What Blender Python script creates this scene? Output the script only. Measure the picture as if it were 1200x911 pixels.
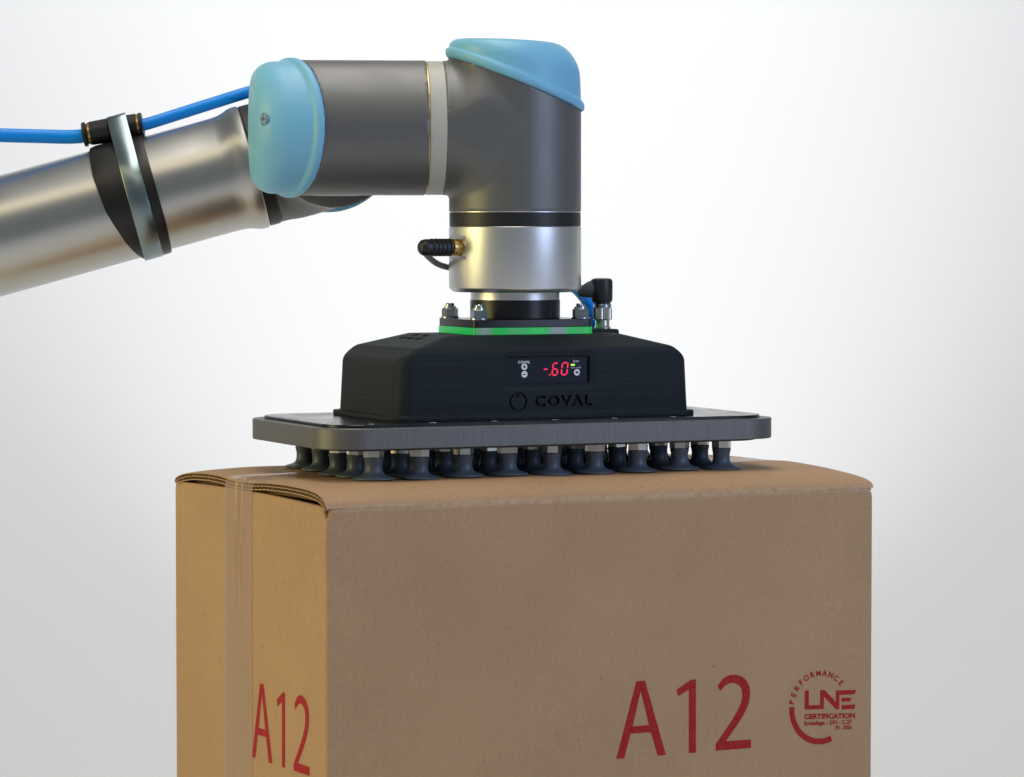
import bpy, math, random
import numpy as np
from mathutils import Vector, Matrix
random.seed(4); np.random.seed(4)
for o in list(bpy.data.objects): bpy.data.objects.remove(o)
C = bpy.context.scene.collection
SC = bpy.context.scene
S = 0.001                       # all lengths below are in millimetres

# ------------------------------------------------------------------ camera
cam = bpy.data.cameras.new('camera'); camo = bpy.data.objects.new('camera', cam); C.objects.link(camo)
cam.sensor_width = 36; cam.sensor_fit = 'HORIZONTAL'; cam.lens = 4139.1/1200*36
cam.clip_start = .05; cam.clip_end = 60
camo.location = (-.0004, -2.3078, .1603); camo.rotation_euler = (math.pi/2-.0468, 0, 0)
SC.camera = camo

# ------------------------------------------------------------------ light (studio)
w = bpy.data.worlds.new('World'); SC.world = w; w.use_nodes = True
bg = w.node_tree.nodes['Background']; bg.inputs[0].default_value = (.80, .90, 1, 1); bg.inputs[1].default_value = .18
def area(name, loc, target, sx, sy, power, col):
    l = bpy.data.lights.new(name, 'AREA'); l.shape = 'RECTANGLE'; l.size = sx; l.size_y = sy
    l.energy = power; l.color = col
    o = bpy.data.objects.new(name, l); C.objects.link(o); o.location = loc
    d = Vector(target)-Vector(loc); o.rotation_euler = d.to_track_quat('-Z', 'Y').to_euler()
    return o
area('warm_softbox', (-1.75, -.50, .42), (0, -.05, -.05), .8, 1.3, 4.2, (1, .83, .33)).data.spread = math.radians(88)
area('cool_softbox', (1.55, -1.15, .75), (0, 0, .1), .75, 1.5, 14, (.58, .71, 1))
area('overhead_softbox', (-.1, .0, 1.75), (0, 0, .1), 1.8, .7, 16.5, (1, .93, .82))
area('front_top_softbox', (-.45, -1.15, 1.45), (-.05, 0, .1), 2.2, .5, 4.2, (1, .84, .58))
area('backdrop_strip', (-.40, 1.50, 1.15), (-.40, 2.2, .30), 2.8, .35, 11.6, (1, 1, 1))
sp = bpy.data.lights.new('backdrop_spot', 'SPOT'); sp.energy = 38; sp.spot_size = math.radians(54); sp.spot_blend = 1; sp.shadow_soft_size = .05
spo = bpy.data.objects.new('backdrop_spot', sp); C.objects.link(spo); spo.location = (.0, .34, .055)
spo.rotation_euler = (Vector((.02, 2.2, .17))-spo.location).to_track_quat('-Z', 'Y').to_euler()

SC.render.engine = 'CYCLES'
SC.view_settings.view_transform = 'Standard'; SC.view_settings.look = 'None'
SC.view_settings.exposure = 0; SC.view_settings.gamma = 1; SC.view_settings.use_curve_mapping = False
SC.render.resolution_x = 1024; SC.render.resolution_y = 777

# ------------------------------------------------------------------ materials
def new_mat(name):
    m = bpy.data.materials.new(name); m.use_nodes = True
    return m, m.node_tree, m.node_tree.nodes['Principled BSDF']
def pm(name, col, rough=.5, metal=0, bump=None, var=0, spec=None, emit=None, aniso=0, coat=0, scale3=None, rvar=0):
    """principled with fine procedural relief: bump=(scale, strength, distance)"""
    m, t, b = new_mat(name)
    b.inputs['Base Color'].default_value = (*col, 1); b.inputs['Roughness'].default_value = rough; b.inputs['Metallic'].default_value = metal
    if spec is not None: b.inputs['Specular IOR Level'].default_value = spec
    if emit: b.inputs['Emission Color'].default_value = (*emit[0], 1); b.inputs['Emission Strength'].default_value = emit[1]
    if coat: b.inputs['Coat Weight'].default_value = coat; b.inputs['Coat Roughness'].default_value = .2
    tc = t.nodes.new('ShaderNodeTexCoord'); mp = t.nodes.new('ShaderNodeMapping'); t.links.new(tc.outputs['Object'], mp.inputs[0])
    if scale3: mp.inputs['Scale'].default_value = scale3
    if bump or var or rvar:
        n = t.nodes.new('ShaderNodeTexNoise'); n.inputs['Scale'].default_value = bump[0] if bump else 300; n.inputs['Detail'].default_value = 3
        t.links.new(mp.outputs[0], n.inputs['Vector'])
        if bump:
            bp = t.nodes.new('ShaderNodeBump'); bp.inputs['Strength'].default_value = bump[1]; bp.inputs['Distance'].default_value = bump[2]
            t.links.new(n.outputs[0], bp.inputs['Height']); t.links.new(bp.outputs[0], b.inputs['Normal'])
        if rvar:
            n3 = t.nodes.new('ShaderNodeTexNoise'); n3.inputs['Scale'].default_value = 45; n3.inputs['Detail'].default_value = 4
            t.links.new(tc.outputs['Object'], n3.inputs['Vector'])
            mr = t.nodes.new('ShaderNodeMapRange'); mr.inputs[1].default_value = .3; mr.inputs[2].default_value = .7
            mr.inputs[3].default_value = rough-rvar; mr.inputs[4].default_value = rough+rvar
            t.links.new(n3.outputs[0], mr.inputs[0]); t.links.new(mr.outputs[0], b.inputs['Roughness'])
        if var:
            n2 = t.nodes.new('ShaderNodeTexNoise'); n2.inputs['Scale'].default_value = (bump[0] if bump else 300)*.8; n2.inputs['Detail'].default_value = 5
            t.links.new(mp.outputs[0], n2.inputs['Vector'])
            mx = t.nodes.new('ShaderNodeMix'); mx.data_type = 'RGBA'
            mx.inputs[6].default_value = (*[c*(1-var) for c in col], 1); mx.inputs[7].default_value = (*[min(1, c*(1+var)) for c in col], 1)
            t.links.new(n2.outputs[0], mx.inputs[0]); t.links.new(mx.outputs[2], b.inputs['Base Color'])
    return m
M = {}
M['grey'] = pm('grey_anodised', (.165, .170, .176), .42, .5, (2600, .25, .0003), .10, rvar=.03)
M['lid'] = pm('light_blue_plastic', (.20, .53, .79), .44, 0, (900, .05, .0002), .02, rvar=.06)
M['ring'] = pm('pale_grey_plastic', (.50, .50, .46), .42)
M['gold'] = pm('brass', (.62, .43, .16), .28, 1, (500, .3, .0003), .15)
M['black'] = pm('black_plastic', (.012, .013, .016), .42, 0, (1500, .1, .0002))
M['rubber'] = pm('black_rubber', (.010, .010, .011), .36, 0, (300, .08, .0004), rvar=.06)
M['silver'] = pm('turned_aluminium', (.74, .75, .76), .36, 1, (60, .10, .0002), .04, scale3=(.6, .6, 60))
M['tube'] = pm('satin_aluminium', (.58, .58, .56), .30, 1, None, 0, rvar=.012)
M['steel'] = pm('zinc_plated_steel', (.46, .53, .57), .27, 1, (120, .12, .0004), .10, rvar=.08)
M['strap'] = pm('bright_strap_steel', (.27, .34, .36), .30, 1, (40, .05, .0004), .06, rvar=.04)
M['nickel'] = pm('nickel', (.78, .75, .69), .30, 1, rvar=.05)
M['darkmetal'] = pm('dark_anodised', (.018, .020, .026), .24, .2, (900, .05, .0002), rvar=.06)
M['blackmetal'] = pm('black_anodised', (.012, .013, .018), .30, .2, (80, .15, .0002), scale3=(.5, .5, 40))
M['edge'] = pm('milled_grey_edge', (.155, .155, .16), .45, .5, (900, .5, .0003), .16, scale3=(1, 1, .02))
M['cup'] = pm('slate_rubber', (.090, .120, .165), .40, 0, (600, .08, .0003), .08, rvar=.06)
M['hose'] = pm('blue_polyurethane', (.001, .30, 1.0), .34, 0, spec=.3)
M['cable'] = pm('dark_grey_cable', (.11, .115, .12), .45)
M['red'] = pm('red_segment', (.5, .01, .04), .4, emit=((1, .012, .075), .75))
M['redoff'] = pm('unlit_led', (.02, .05, .12), .4)
M['grn'] = pm('green_led', (.4, .8, .1), .4, emit=((.55, 1, .03), .8))
M['white'] = pm('white_print', (.93, .94, .96), .5)
M['dimwhite'] = pm('pale_print', (.62, .66, .72), .5)
M['screen'] = pm('dark_screen', (.003, .007, .020), .30, 0, spec=.18)
M['backdrop'] = pm('white_paper', (.80, .805, .815), .9, 0, (40, .02, .002))

# printed black nylon: layer lines
def housing_mat():
    m, t, b = new_mat('printed_black_nylon')
    b.inputs['Roughness'].default_value = .58; b.inputs['Specular IOR Level'].default_value = .2
    tc = t.nodes.new('ShaderNodeTexCoord'); mp = t.nodes.new('ShaderNodeMapping'); mp.inputs['Scale'].default_value = (12, 12, 1500)
    t.links.new(tc.outputs['Object'], mp.inputs[0])
    n = t.nodes.new('ShaderNodeTexNoise'); n.inputs['Scale'].default_value = 1; n.inputs['Detail'].default_value = 2
    t.links.new(mp.outputs[0], n.inputs['Vector'])
    bp = t.nodes.new('ShaderNodeBump'); bp.inputs['Strength'].default_value = .6; bp.inputs['Distance'].default_value = .0004
    t.links.new(n.outputs[0], bp.inputs['Height']); t.links.new(bp.outputs[0], b.inputs['Normal'])
    mx = t.nodes.new('ShaderNodeMix'); mx.data_type = 'RGBA'; mx.inputs[6].default_value = (.004, .007, .010, 1); mx.inputs[7].default_value = (.022, .031, .040, 1)
    t.links.new(n.outputs[0], mx.inputs[0]); t.links.new(mx.outputs[2], b.inputs['Base Color'])
    return m
M['housing'] = housing_mat()

# kraft board: fibres, specks, faint flute lines; object space is turned with the box
YB = .470; BO = (-111.8, -196.6)
def kraft(name, col, ink=None, flute=(1, 0), worn=False):
    m, t, b = new_mat(name); L = t.links.new; N = t.nodes.new
    b.inputs['Roughness'].default_value = .72; b.inputs['Specular IOR Level'].default_value = .25
    tc = N('ShaderNodeTexCoord'); mp = N('ShaderNodeMapping'); mp.inputs['Rotation'].default_value = (0, 0, -YB); L(tc.outputs['Object'], mp.inputs[0])
    big = N('ShaderNodeTexNoise'); big.inputs['Scale'].default_value = 14; big.inputs['Detail'].default_value = 4; L(mp.outputs[0], big.inputs['Vector'])
    fine = N('ShaderNodeTexNoise'); fine.inputs['Scale'].default_value = 750; fine.inputs['Detail'].default_value = 4; fine.inputs['Roughness'].default_value = .7; L(mp.outputs[0], fine.inputs['Vector'])
    mp2 = N('ShaderNodeMapping'); mp2.inputs['Rotation'].default_value = (0, 0, -YB); mp2.inputs['Scale'].default_value = (600, 600, 150); L(tc.outputs['Object'], mp2.inputs[0])
    fib = N('ShaderNodeTexNoise'); fib.inputs['Scale'].default_value = 1; fib.inputs['Detail'].default_value = 3; L(mp2.outputs[0], fib.inputs['Vector'])
    def mix(fac, a, c):
        x = N('ShaderNodeMix'); x.data_type = 'RGBA'
        if isinstance(fac, float): x.inputs[0].default_value = fac
        else: L(fac, x.inputs[0])
        for v, i in ((a, 6), (c, 7)):
            if isinstance(v, tuple): x.inputs[i].default_value = (*v, 1)
            else: L(v, x.inputs[i])
        return x.outputs[2]
    def rng(src, a, c, lo, hi):
        r = N('ShaderNodeMapRange'); r.inputs[1].default_value = a; r.inputs[2].default_value = c; r.inputs[3].default_value = lo; r.inputs[4].default_value = hi; L(src, r.inputs[0]); return r.outputs[0]
    sc = lambda k: tuple(x*k for x in col)
    c = mix(rng(big.outputs[0], .3, .7, 0, 1), sc(.93), sc(1.07))
    c = mix(rng(fine.outputs[0], .35, .68, 0, .55), c, sc(.74))
    c = mix(rng(fib.outputs[0], .45, .75, 0, .22), c, sc(1.18))
    sv = N('ShaderNodeTexNoise'); sv.inputs['Scale'].default_value = 320; sv.inputs['Detail'].default_value = 1; L(mp.outputs[0], sv.inputs['Vector'])
    c = mix(rng(sv.outputs[0], .74, .79, 0, .6), c, sc(.35))
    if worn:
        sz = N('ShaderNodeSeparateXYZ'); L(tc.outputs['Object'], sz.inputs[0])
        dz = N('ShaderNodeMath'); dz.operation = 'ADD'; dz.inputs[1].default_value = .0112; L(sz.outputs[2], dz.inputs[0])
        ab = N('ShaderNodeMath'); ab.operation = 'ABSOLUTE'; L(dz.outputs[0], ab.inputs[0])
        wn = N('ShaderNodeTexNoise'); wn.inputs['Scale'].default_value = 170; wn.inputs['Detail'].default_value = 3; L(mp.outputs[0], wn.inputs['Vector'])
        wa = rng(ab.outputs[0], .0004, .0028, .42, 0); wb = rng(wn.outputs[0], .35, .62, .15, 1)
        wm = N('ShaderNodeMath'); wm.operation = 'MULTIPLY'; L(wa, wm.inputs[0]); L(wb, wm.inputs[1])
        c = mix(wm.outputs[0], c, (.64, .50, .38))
    if ink:
        wv = N('ShaderNodeTexNoise'); wv.inputs['Scale'].default_value = 520; wv.inputs['Detail'].default_value = 4; L(mp.outputs[0], wv.inputs['Vector'])
        c = mix(rng(wv.outputs[0], .30, .70, 1., .90), c, ink)
    L(c, b.inputs['Base Color'])
    # relief: fibres + flutes
    sx = N('ShaderNodeSeparateXYZ'); L(mp.outputs[0], sx.inputs[0])
    comb = N('ShaderNodeMath'); comb.operation = 'ADD'
    m1 = N('ShaderNodeMath'); m1.operation = 'MULTIPLY'; m1.inputs[1].default_value = flute[0]; L(sx.outputs[0], m1.inputs[0])
    m2 = N('ShaderNodeMath'); m2.operation = 'MULTIPLY'; m2.inputs[1].default_value = flute[1]; L(sx.outputs[1], m2.inputs[0])
    L(m1.outputs[0], comb.inputs[0]); L(m2.outputs[0], comb.inputs[1])
    k = N('ShaderNodeMath'); k.operation = 'MULTIPLY'; k.inputs[1].default_value = 2*math.pi/.0068; L(comb.outputs[0], k.inputs[0])
    s = N('ShaderNodeMath'); s.operation = 'SINE'; L(k.outputs[0], s.inputs[0])
    sm = N('ShaderNodeMath'); sm.operation = 'MULTIPLY'; sm.inputs[1].default_value = .34; L(s.outputs[0], sm.inputs[0])
    ad = N('ShaderNodeMath'); ad.operation = 'ADD'; L(sm.outputs[0], ad.inputs[0]); L(fine.outputs[0], ad.inputs[1])
    ad2 = N('ShaderNodeMath'); ad2.operation = 'ADD'; L(ad.outputs[0], ad2.inputs[0])
    bm_ = N('ShaderNodeMath'); bm_.operation = 'MULTIPLY'; bm_.inputs[1].default_value = 2.0; L(big.outputs[0], bm_.inputs[0]); L(bm_.outputs[0], ad2.inputs[1])
    bp = N('ShaderNodeBump'); bp.inputs['Strength'].default_value = .45; bp.inputs['Distance'].default_value = .0005
    L(ad2.outputs[0], bp.inputs['Height']); L(bp.outputs[0], b.inputs['Normal'])
    return m
KR = (.49, .310, .178)
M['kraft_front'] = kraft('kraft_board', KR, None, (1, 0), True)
M['kraft_side'] = kraft('kraft_board_side', KR, None, (0, 1))
M['kraft_core'] = kraft('kraft_fluting', (.36, .24, .13), None, (0, 0))
M['ink'] = kraft('red_ink', KR, (.37, .003, .014), (1, 0))

# ------------------------------------------------------------------ mesh helpers
def make(name, V, F, mat, parent=None, smooth=True, ang=35):
    me = bpy.data.meshes.new(name)
    V = np.asarray(V, float)*S
    me.from_pydata([tuple(v) for v in V], [], F if isinstance(F, list) else F.tolist())
    me.validate(); me.update()
    return link(name, me, mat, parent, smooth, ang)
def link(name, me, mat, parent=None, smooth=True, ang=35):
    me.materials.clear(); me.materials.append(M[mat] if isinstance(mat, str) else mat)
    if smooth:
        me.polygons.foreach_set('use_smooth', [True]*len(me.polygons))
        if ang < 180: me.set_sharp_from_angle(angle=math.radians(ang))
    o = bpy.data.objects.new(name, me); C.objects.link(o)
    if parent: attach(o, parent)
    return o
def attach(o, p):
    o.parent = p
    if p.type == 'EMPTY': o.matrix_parent_inverse = (Matrix.Translation(p.location)).inverted()
def thing(name, label, cat, loc=(0, 0, 0), group=None):
    o = bpy.data.objects.new(name, None); C.objects.link(o); o.location = Vector(loc)*S; o.empty_display_size = .02
    o['label'] = label; o['category'] = cat
    if group: o['group'] = group
    return o
def basis(d, up=(0, 0, 1)):
    d = Vector(d).normalized(); up = Vector(up)
    if abs(d.dot(up)) > .95: up = Vector((0, 1, 0))
    x = up.cross(d).normalized(); y = d.cross(x)
    return np.array(x), np.array(y), np.array(d)
def lathe_vf(prof, org, axis, n=96, cap=True):
    """prof: (t along axis, radius)"""
    X, Y, D = basis(axis); org = np.array(org, float); V = []; F = []
    for t, r in prof:
        for i in range(n):
            a = 2*math.pi*i/n; V.append(org+D*t+(X*math.cos(a)+Y*math.sin(a))*r)
    for k in range(len(prof)-1):
        for i in range(n): j = (i+1) % n; F.append((k*n+i, k*n+j, (k+1)*n+j, (k+1)*n+i))
    if cap:
        F.append(tuple(range(n))[::-1]); F.append(tuple((len(prof)-1)*n+i for i in range(n)))
    return V, F
def lathe(name, prof, org, axis, mat, parent=None, n=96, ang=30):
    V, F = lathe_vf(prof, org, axis, n); return make(name, V, F, mat, parent, True, ang)
def bez(pts, n=60):
    """Catmull-Rom through pts"""
    P = [np.array(p, float) for p in pts]; P = [2*P[0]-P[1]]+P+[2*P[-1]-P[-2]]; out = []
    for k in range(1, len(P)-2):
        for i in range(n):
            t = i/n; a, b, c, d = P[k-1:k+3]
            out.append(.5*((2*b)+(-a+c)*t+(2*a-5*b+4*c-d)*t*t+(-a+3*b-3*c+d)*t**3))
    out.append(P[-2]); return out
def tube(name, path, r, mat, parent=None, n=24):
    V = []; F = []; prev = None
    for i, p in enumerate(path):
        d = path[min(i+1, len(path)-1)]-path[max(i-1, 0)]; d = d/np.linalg.norm(d)
        if prev is None: X = basis(d)[0]
        else: X = prev-d*(prev@d); X /= np.linalg.norm(X)
        prev = X; Y = np.cross(d, X)
        for k in range(n): a = 2*math.pi*k/n; V.append(p+(X*math.cos(a)+Y*math.sin(a))*r)
    m = len(path)
    for i in range(m-1):
        for k in range(n): j = (k+1) % n; F.append((i*n+k, i*n+j, (i+1)*n+j, (i+1)*n+k))
    F.append(tuple(range(n))[::-1]); F.append(tuple((m-1)*n+k for k in range(n)))
    return make(name, V, F, mat, parent)
def prism(name, poly, z0, z1, frame, mat, parent=None, bev=.0, ang=30):
    """poly in (p,q); frame maps (p,q,h)->world. optional chamfer bev"""
    n = len(poly); P = np.array(poly, float)
    def inset(d):
        c = []
        for i in range(n):
            a, b, e = P[i-1], P[i], P[(i+1) % n]; n1 = np.array([(b-a)[1], -(b-a)[0]]); n2 = np.array([(e-b)[1], -(e-b)[0]])
            n1 /= np.linalg.norm(n1)+1e-12; n2 /= np.linalg.norm(n2)+1e-12; m = n1+n2; m /= (1+n1@n2+1e-9)
            c.append(b-m*d)
        return np.array(c)
    rings = [(inset(bev), z0), (P, z0+bev), (P, z1-bev), (inset(bev), z1)] if bev else [(P, z0), (P, z1)]
    V = []; F = []
    for R, h in rings:
        for p in R: V.append(frame(p[0], p[1], h))
    for k in range(len(rings)-1):
        for i in range(n): j = (i+1) % n; F.append((k*n+i, k*n+j, (k+1)*n+j, (k+1)*n+i))
    F.append(tuple(range(n))[::-1]); F.append(tuple((len(rings)-1)*n+i for i in range(n)))
    return make(name, V, F, mat, parent, True, ang)
def rrect(U, W, r, n=10):
    out = []
    for cx, cy, a0 in ((U-r, W-r, 0), (-U+r, W-r, 90), (-U+r, -W+r, 180), (U-r, -W+r, 270)):
        for i in range(n+1): a = math.radians(a0+90*i/n); out.append((cx+r*math.cos(a), cy+r*math.sin(a)))
    return out
def hexagon(r, rot=0): return [(r*math.cos(math.radians(60*i+rot)), r*math.sin(math.radians(60*i+rot))) for i in range(6)]

def bool_cut(ob, V, F, mat, ang):
    import bmesh
    me = bpy.data.meshes.new('cut'); me.from_pydata([tuple(np.array(q)*S) for q in V], [], F); me.update()
    bm = bmesh.new(); bm.from_mesh(me); bmesh.ops.remove_doubles(bm, verts=bm.verts, dist=1e-6); bmesh.ops.recalc_face_normals(bm, faces=bm.faces); bm.to_mesh(me); bm.free()
    o = bpy.data.objects.new('cut', me); C.objects.link(o)
    md = ob.modifiers.new('cut', 'BOOLEAN'); md.operation = 'DIFFERENCE'; md.object = o; md.solver = 'EXACT'
    nm = bpy.data.meshes.new_from_object(ob.evaluated_get(bpy.context.evaluated_depsgraph_get())); ob.modifiers.clear()
    if len(nm.polygons) > .8*len(ob.data.polygons):
        ob.data = nm; nm.name = ob.name; nm.materials.clear(); nm.materials.append(M[mat])
        nm.polygons.foreach_set('use_smooth', [True]*len(nm.polygons)); nm.set_sharp_from_angle(angle=math.radians(ang))
    bpy.data.objects.remove(o)
def circ_(cx, cy, r, n=48): return [(cx+r*math.cos(2*math.pi*i/n), cy+r*math.sin(2*math.pi*i/n)) for i in range(n)]
# --- signed distance fields -> mesh (surface nets)
def U_(a, b, r): return np.maximum(r, np.minimum(a, b))-np.hypot(np.maximum(r-a, 0), np.maximum(r-b, 0))
def I_(a, b, r): return np.minimum(-r, np.maximum(a, b))+np.hypot(np.maximum(r+a, 0), np.maximum(r+b, 0))
def nets(f, lo, hi, h):
    lo = np.array(lo, float)-.37*h; n = [int(math.ceil((hi[i]-lo[i])/h))+1 for i in range(3)]
    ax = [lo[i]+h*np.arange(n[i]) for i in range(3)]
    G = f(*np.meshgrid(*ax, indexing='ij'))
    s = G < 0
    cnt = np.zeros([k-1 for k in n], int); 
    for dx in (0, 1):
        for dy in (0, 1):
            for dz in (0, 1): cnt += s[dx:n[0]-1+dx, dy:n[1]-1+dy, dz:n[2]-1+dz]
    act = (cnt > 0) & (cnt < 8); idx = -np.ones(act.shape, int); I = np.argwhere(act); idx[act] = np.arange(len(I))
    acc = np.zeros((len(I), 3)); num = np.zeros(len(I))
    cor = [(a, b, c) for a in (0, 1) for b in (0, 1) for c in (0, 1)]
    for i, a in enumerate(cor):
        for b in cor[i+1:]:
            if sum(abs(x-y) for x, y in zip(a, b)) != 1: continue
            ga = G[I[:, 0]+a[0], I[:, 1]+a[1], I[:, 2]+a[2]]; gb = G[I[:, 0]+b[0], I[:, 1]+b[1], I[:, 2]+b[2]]
            m = (ga < 0) != (gb < 0); t = ga/np.where(m, ga-gb, 1)
            p = np.array(a)+(np.array(b)-np.array(a))*t[:, None]
            acc[m] += p[m]; num[m] += 1
    P = lo+h*(I+acc/num[:, None])
    for _ in range(3):                         # settle on the surface
        e = .05; g = np.stack([(f(*(P+np.eye(3)[k]*e).T)-f(*(P-np.eye(3)[k]*e).T))/(2*e) for k in range(3)], 1)
        d = f(*P.T); st = np.clip(d/np.maximum((g**2).sum(1), .05), -h*.6, h*.6); P = P-g*st[:, None]*.8
    F = []
    for axn in range(3):
        sl0 = [slice(None)]*3; sl1 = [slice(None)]*3; sl0[axn] = slice(0, -1); sl1[axn] = slice(1, None)
        ch = s[tuple(sl0)] != s[tuple(sl1)]; E = np.argwhere(ch)
        o1, o2 = [k for k in range(3) if k != axn]
        E = E[(E[:, o1] > 0) & (E[:, o2] > 0) & (E[:, o1] < n[o1]-1) & (E[:, o2] < n[o2]-1)]
        q = []
        for a, b in ((0, 0), (1, 0), (1, 1), (0, 1)):
            c = E.copy(); c[:, o1] -= 1-a; c[:, o2] -= 1-b; q.append(idx[c[:, 0], c[:, 1], c[:, 2]])
        q = np.stack(q, 1); inside = s[E[:, 0], E[:, 1], E[:, 2]]
        flip = inside if axn != 1 else ~inside
        q[~flip] = q[~flip][:, ::-1]; F.append(q)
    return P, np.concatenate(F)
def text_vf(s, size, extrude=.0, bold=0, align='LEFT', space=1.0):
    cu = bpy.data.curves.new('t', 'FONT'); cu.body = s; cu.size = size; cu.extrude = extrude; cu.offset = bold; cu.align_x = align; cu.space_character = space; cu.resolution_u = 3
    o = bpy.data.objects.new('t', cu); C.objects.link(o); me = o.to_mesh()
    V = np.array([v.co[:] for v in me.vertices]) if len(me.vertices) else np.zeros((0, 3)); F = [tuple(p.vertices) for p in me.polygons]
    o.to_mesh_clear(); bpy.data.objects.remove(o); bpy.data.curves.remove(cu)
    return V, F
def outline_vf(loops, extrude):
    cu = bpy.data.curves.new('c', 'CURVE'); cu.dimensions = '2D'; cu.fill_mode = 'BOTH'; cu.extrude = extrude
    for lp in loops:
        sp_ = cu.splines.new('POLY'); sp_.points.add(len(lp)-1); sp_.use_cyclic_u = True
        for i, p in enumerate(lp): sp_.points[i].co = (p[0], p[1], 0, 1)
    o = bpy.data.objects.new('c', cu); C.objects.link(o); me = o.to_mesh()
    V = np.array([v.co[:] for v in me.vertices]); F = [tuple(p.vertices) for p in me.polygons]
    o.to_mesh_clear(); bpy.data.objects.remove(o); bpy.data.curves.remove(cu)
    return V, F
def merge(lst):
    V = []; F = []
    for v, f in lst:
        k = len(V); V += [tuple(x) for x in v]; F += [tuple(i+k for i in q) for q in f]
    return V, F

# ------------------------------------------------------------------ setting: paper sweep
FLOOR = -420
def backdrop():
    prof = [(-3200, FLOOR)]+[(700, FLOOR)]
    R = 1500
    for i in range(1, 41): a = math.pi/2*i/40; prof.append((700+R*math.sin(a), FLOOR+R*(1-math.cos(a))))
    prof.append((2200, 3200))
    V = []; F = []; xs = (-3000, 0, 3000)
    for y, z in prof:
        for x in xs: V.append((x, y, z))
    for i in range(len(prof)-1):
        for k in range(2): F.append((i*3+k, i*3+k+1, (i+1)*3+k+1, (i+1)*3+k))
    o = make('backdrop', V, F, 'backdrop', None, True, 180); o['kind'] = 'structure'
backdrop()

# ------------------------------------------------------------------ cardboard box
BW, BD = 388., 247.
cb, sb = math.cos(YB), math.sin(YB)
def Bx(u, v, z): return (BO[0]+u*cb-v*sb, BO[1]+u*sb+v*cb, z)
box = thing('cardboard_box', 'brown corrugated cardboard box printed with red lettering, its top held by suction cups', 'box', Bx(BW/2, BD/2, FLOOR))
TAPE0, TAPE1 = 113., 158.
def edge_z(v):                      # free ends of the top flaps
    return float(np.interp(v, [0, 6, 14, 30, 60, 93, 108, 123, 140, 153, 166, 190, 215, 232, 241, 247], [-8.6, -4.4, -2.2, -.7, -.2, -1., -2., -2.7, -3., -2.5, -1.5, -1.3, -2.4, -4.4, -6.4, -8.6]))
def edge_zr(v):
    return float(np.interp(v, [0, 6, 12, 30, 60, 90, 110, 123, 140, 160, 200, 232, 247], [-8.8, -6.6, -5.4, -3.6, -1.6, -.5, -.2, -.8, -1.2, -1., -1.6, -4.5, -8.8]))
def fold(u): return .30*math.sin(u*.085+.6)+.22*math.sin(u*.21)+.12*math.sin(u*.47+1)
def top_z(u, v):
    dv = min(v, BD-v)
    core = -.15-8.6*math.exp(-(dv/9.)**1.1)-.9*math.exp(-((v-BD/2)/9.)**2)
    a = math.exp(-u/16.); b = math.exp(-(BW-u)/26.)
    n = .22*math.sin(u*.045+v*.02)+.15*math.sin(u*.11-v*.07)
    k = min(1, dv/15)
    core += fold(u)*math.exp(-dv/5.)
    return core*(1-a-b)+edge_z(v)*a+edge_zr(v)*b+n*k*(1-a-b)
def sheet(us, vs, f):
    V = [f(u, v) for u in us for v in vs]; n = len(vs); F = []
    for i in range(len(us)-1):
        for j in range(n-1): F.append((i*n+j, (i+1)*n+j, (i+1)*n+j+1, i*n+j+1))
    return V, F
def slab(us, vs, top, bot):
    """closed slab between two height functions, in box space"""
    A = sheet(us, vs, top); B = sheet(us, vs, bot); n = len(A[0]); m = len(vs); k = len(us)
    V = A[0]+B[0]; F = list(A[1])+[tuple(i+n for i in q[::-1]) for q in B[1]]
    for i in range(k-1):
        F.append((i*m, n+i*m, n+(i+1)*m, (i+1)*m)); e = m-1
        F.append(((i+1)*m+e, n+(i+1)*m+e, n+i*m+e, i*m+e))
    for j in range(m-1):
        F.append((j+1, n+j+1, n+j, j)); e = (k-1)*m
        F.append((e+j, n+e+j, n+e+j+1, e+j+1))
    return V, F
# wall panels: thick boards with rolled vertical corners
TH = 4.2
def bow(t, z, amp): return -amp*math.sin(math.pi*t)*(.3+.7*min(1, max(0, (-9-z)/180)))
def wall_panel(name, pts, mat, ztop, amp):
    """pts: function t(0..1)->(u,v,nu,nv) outer face point and outward normal"""
    ts = [0, .004, .008, .012, .018, .026]+list(np.linspace(.04, .96, 40))+[.974, .982, .988, .992, .996, 1]
    zs = [0, .004, .010, .02, .035, .06]+list(np.linspace(.1, 1, 14))
    V = []; nt = len(ts); nz = len(zs)
    for side in (0, 1):
        for t in ts:
            u, v, nu, nv = pts(t); zt = ztop(t)
            for q in zs:
                z = zt+(FLOOR+.5-zt)*q; off = (-TH if side else 0)+(-bow(t, z, amp))-(1.1 if q == 0 else .25 if q == .004 else 0)*(0 if side else 1)
                V.append(Bx(u+nu*off, v+nv*off, z))
    F = []; N = nt*nz
    for i in range(nt-1):
        for j in range(nz-1):
            a = i*nz+j; F.append((a, a+1, a+nz+1, a+nz)); F.append((N+a, N+a+nz, N+a+nz+1, N+a+1))
        a = i*nz; F.append((a, a+nz, N+a+nz, N+a)); a += nz-1; F.append((a, N+a, N+a+nz, a+nz))
    for j in range(nz-1):
        F.append((j, N+j, N+j+1, j+1)); a = (nt-1)*nz+j; F.append((a, a+1, N+a+1, N+a))
    return make(name, V, F, mat, box, True, 40)
def corner(t, L):          # rounded ends of a panel, r = 2.2: returns along, inset, normal mix
    r = 2.2; s = t*L
    if s < r: a = math.pi/4*(1-s/r); return r-r*math.sin(a), r-r*math.cos(a), -math.sin(a), math.cos(a)
    if s > L-r: a = math.pi/4*(1-(L-s)/r); return L-r+r*math.sin(a), r-r*math.cos(a), math.sin(a), math.cos(a)
    return s, 0, 0, 1
def p_front(t): s, i, a, n = corner(t, BW); return s, i, a, -n
def p_back(t): s, i, a, n = corner(t, BW); return s, BD-i, a, n
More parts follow.
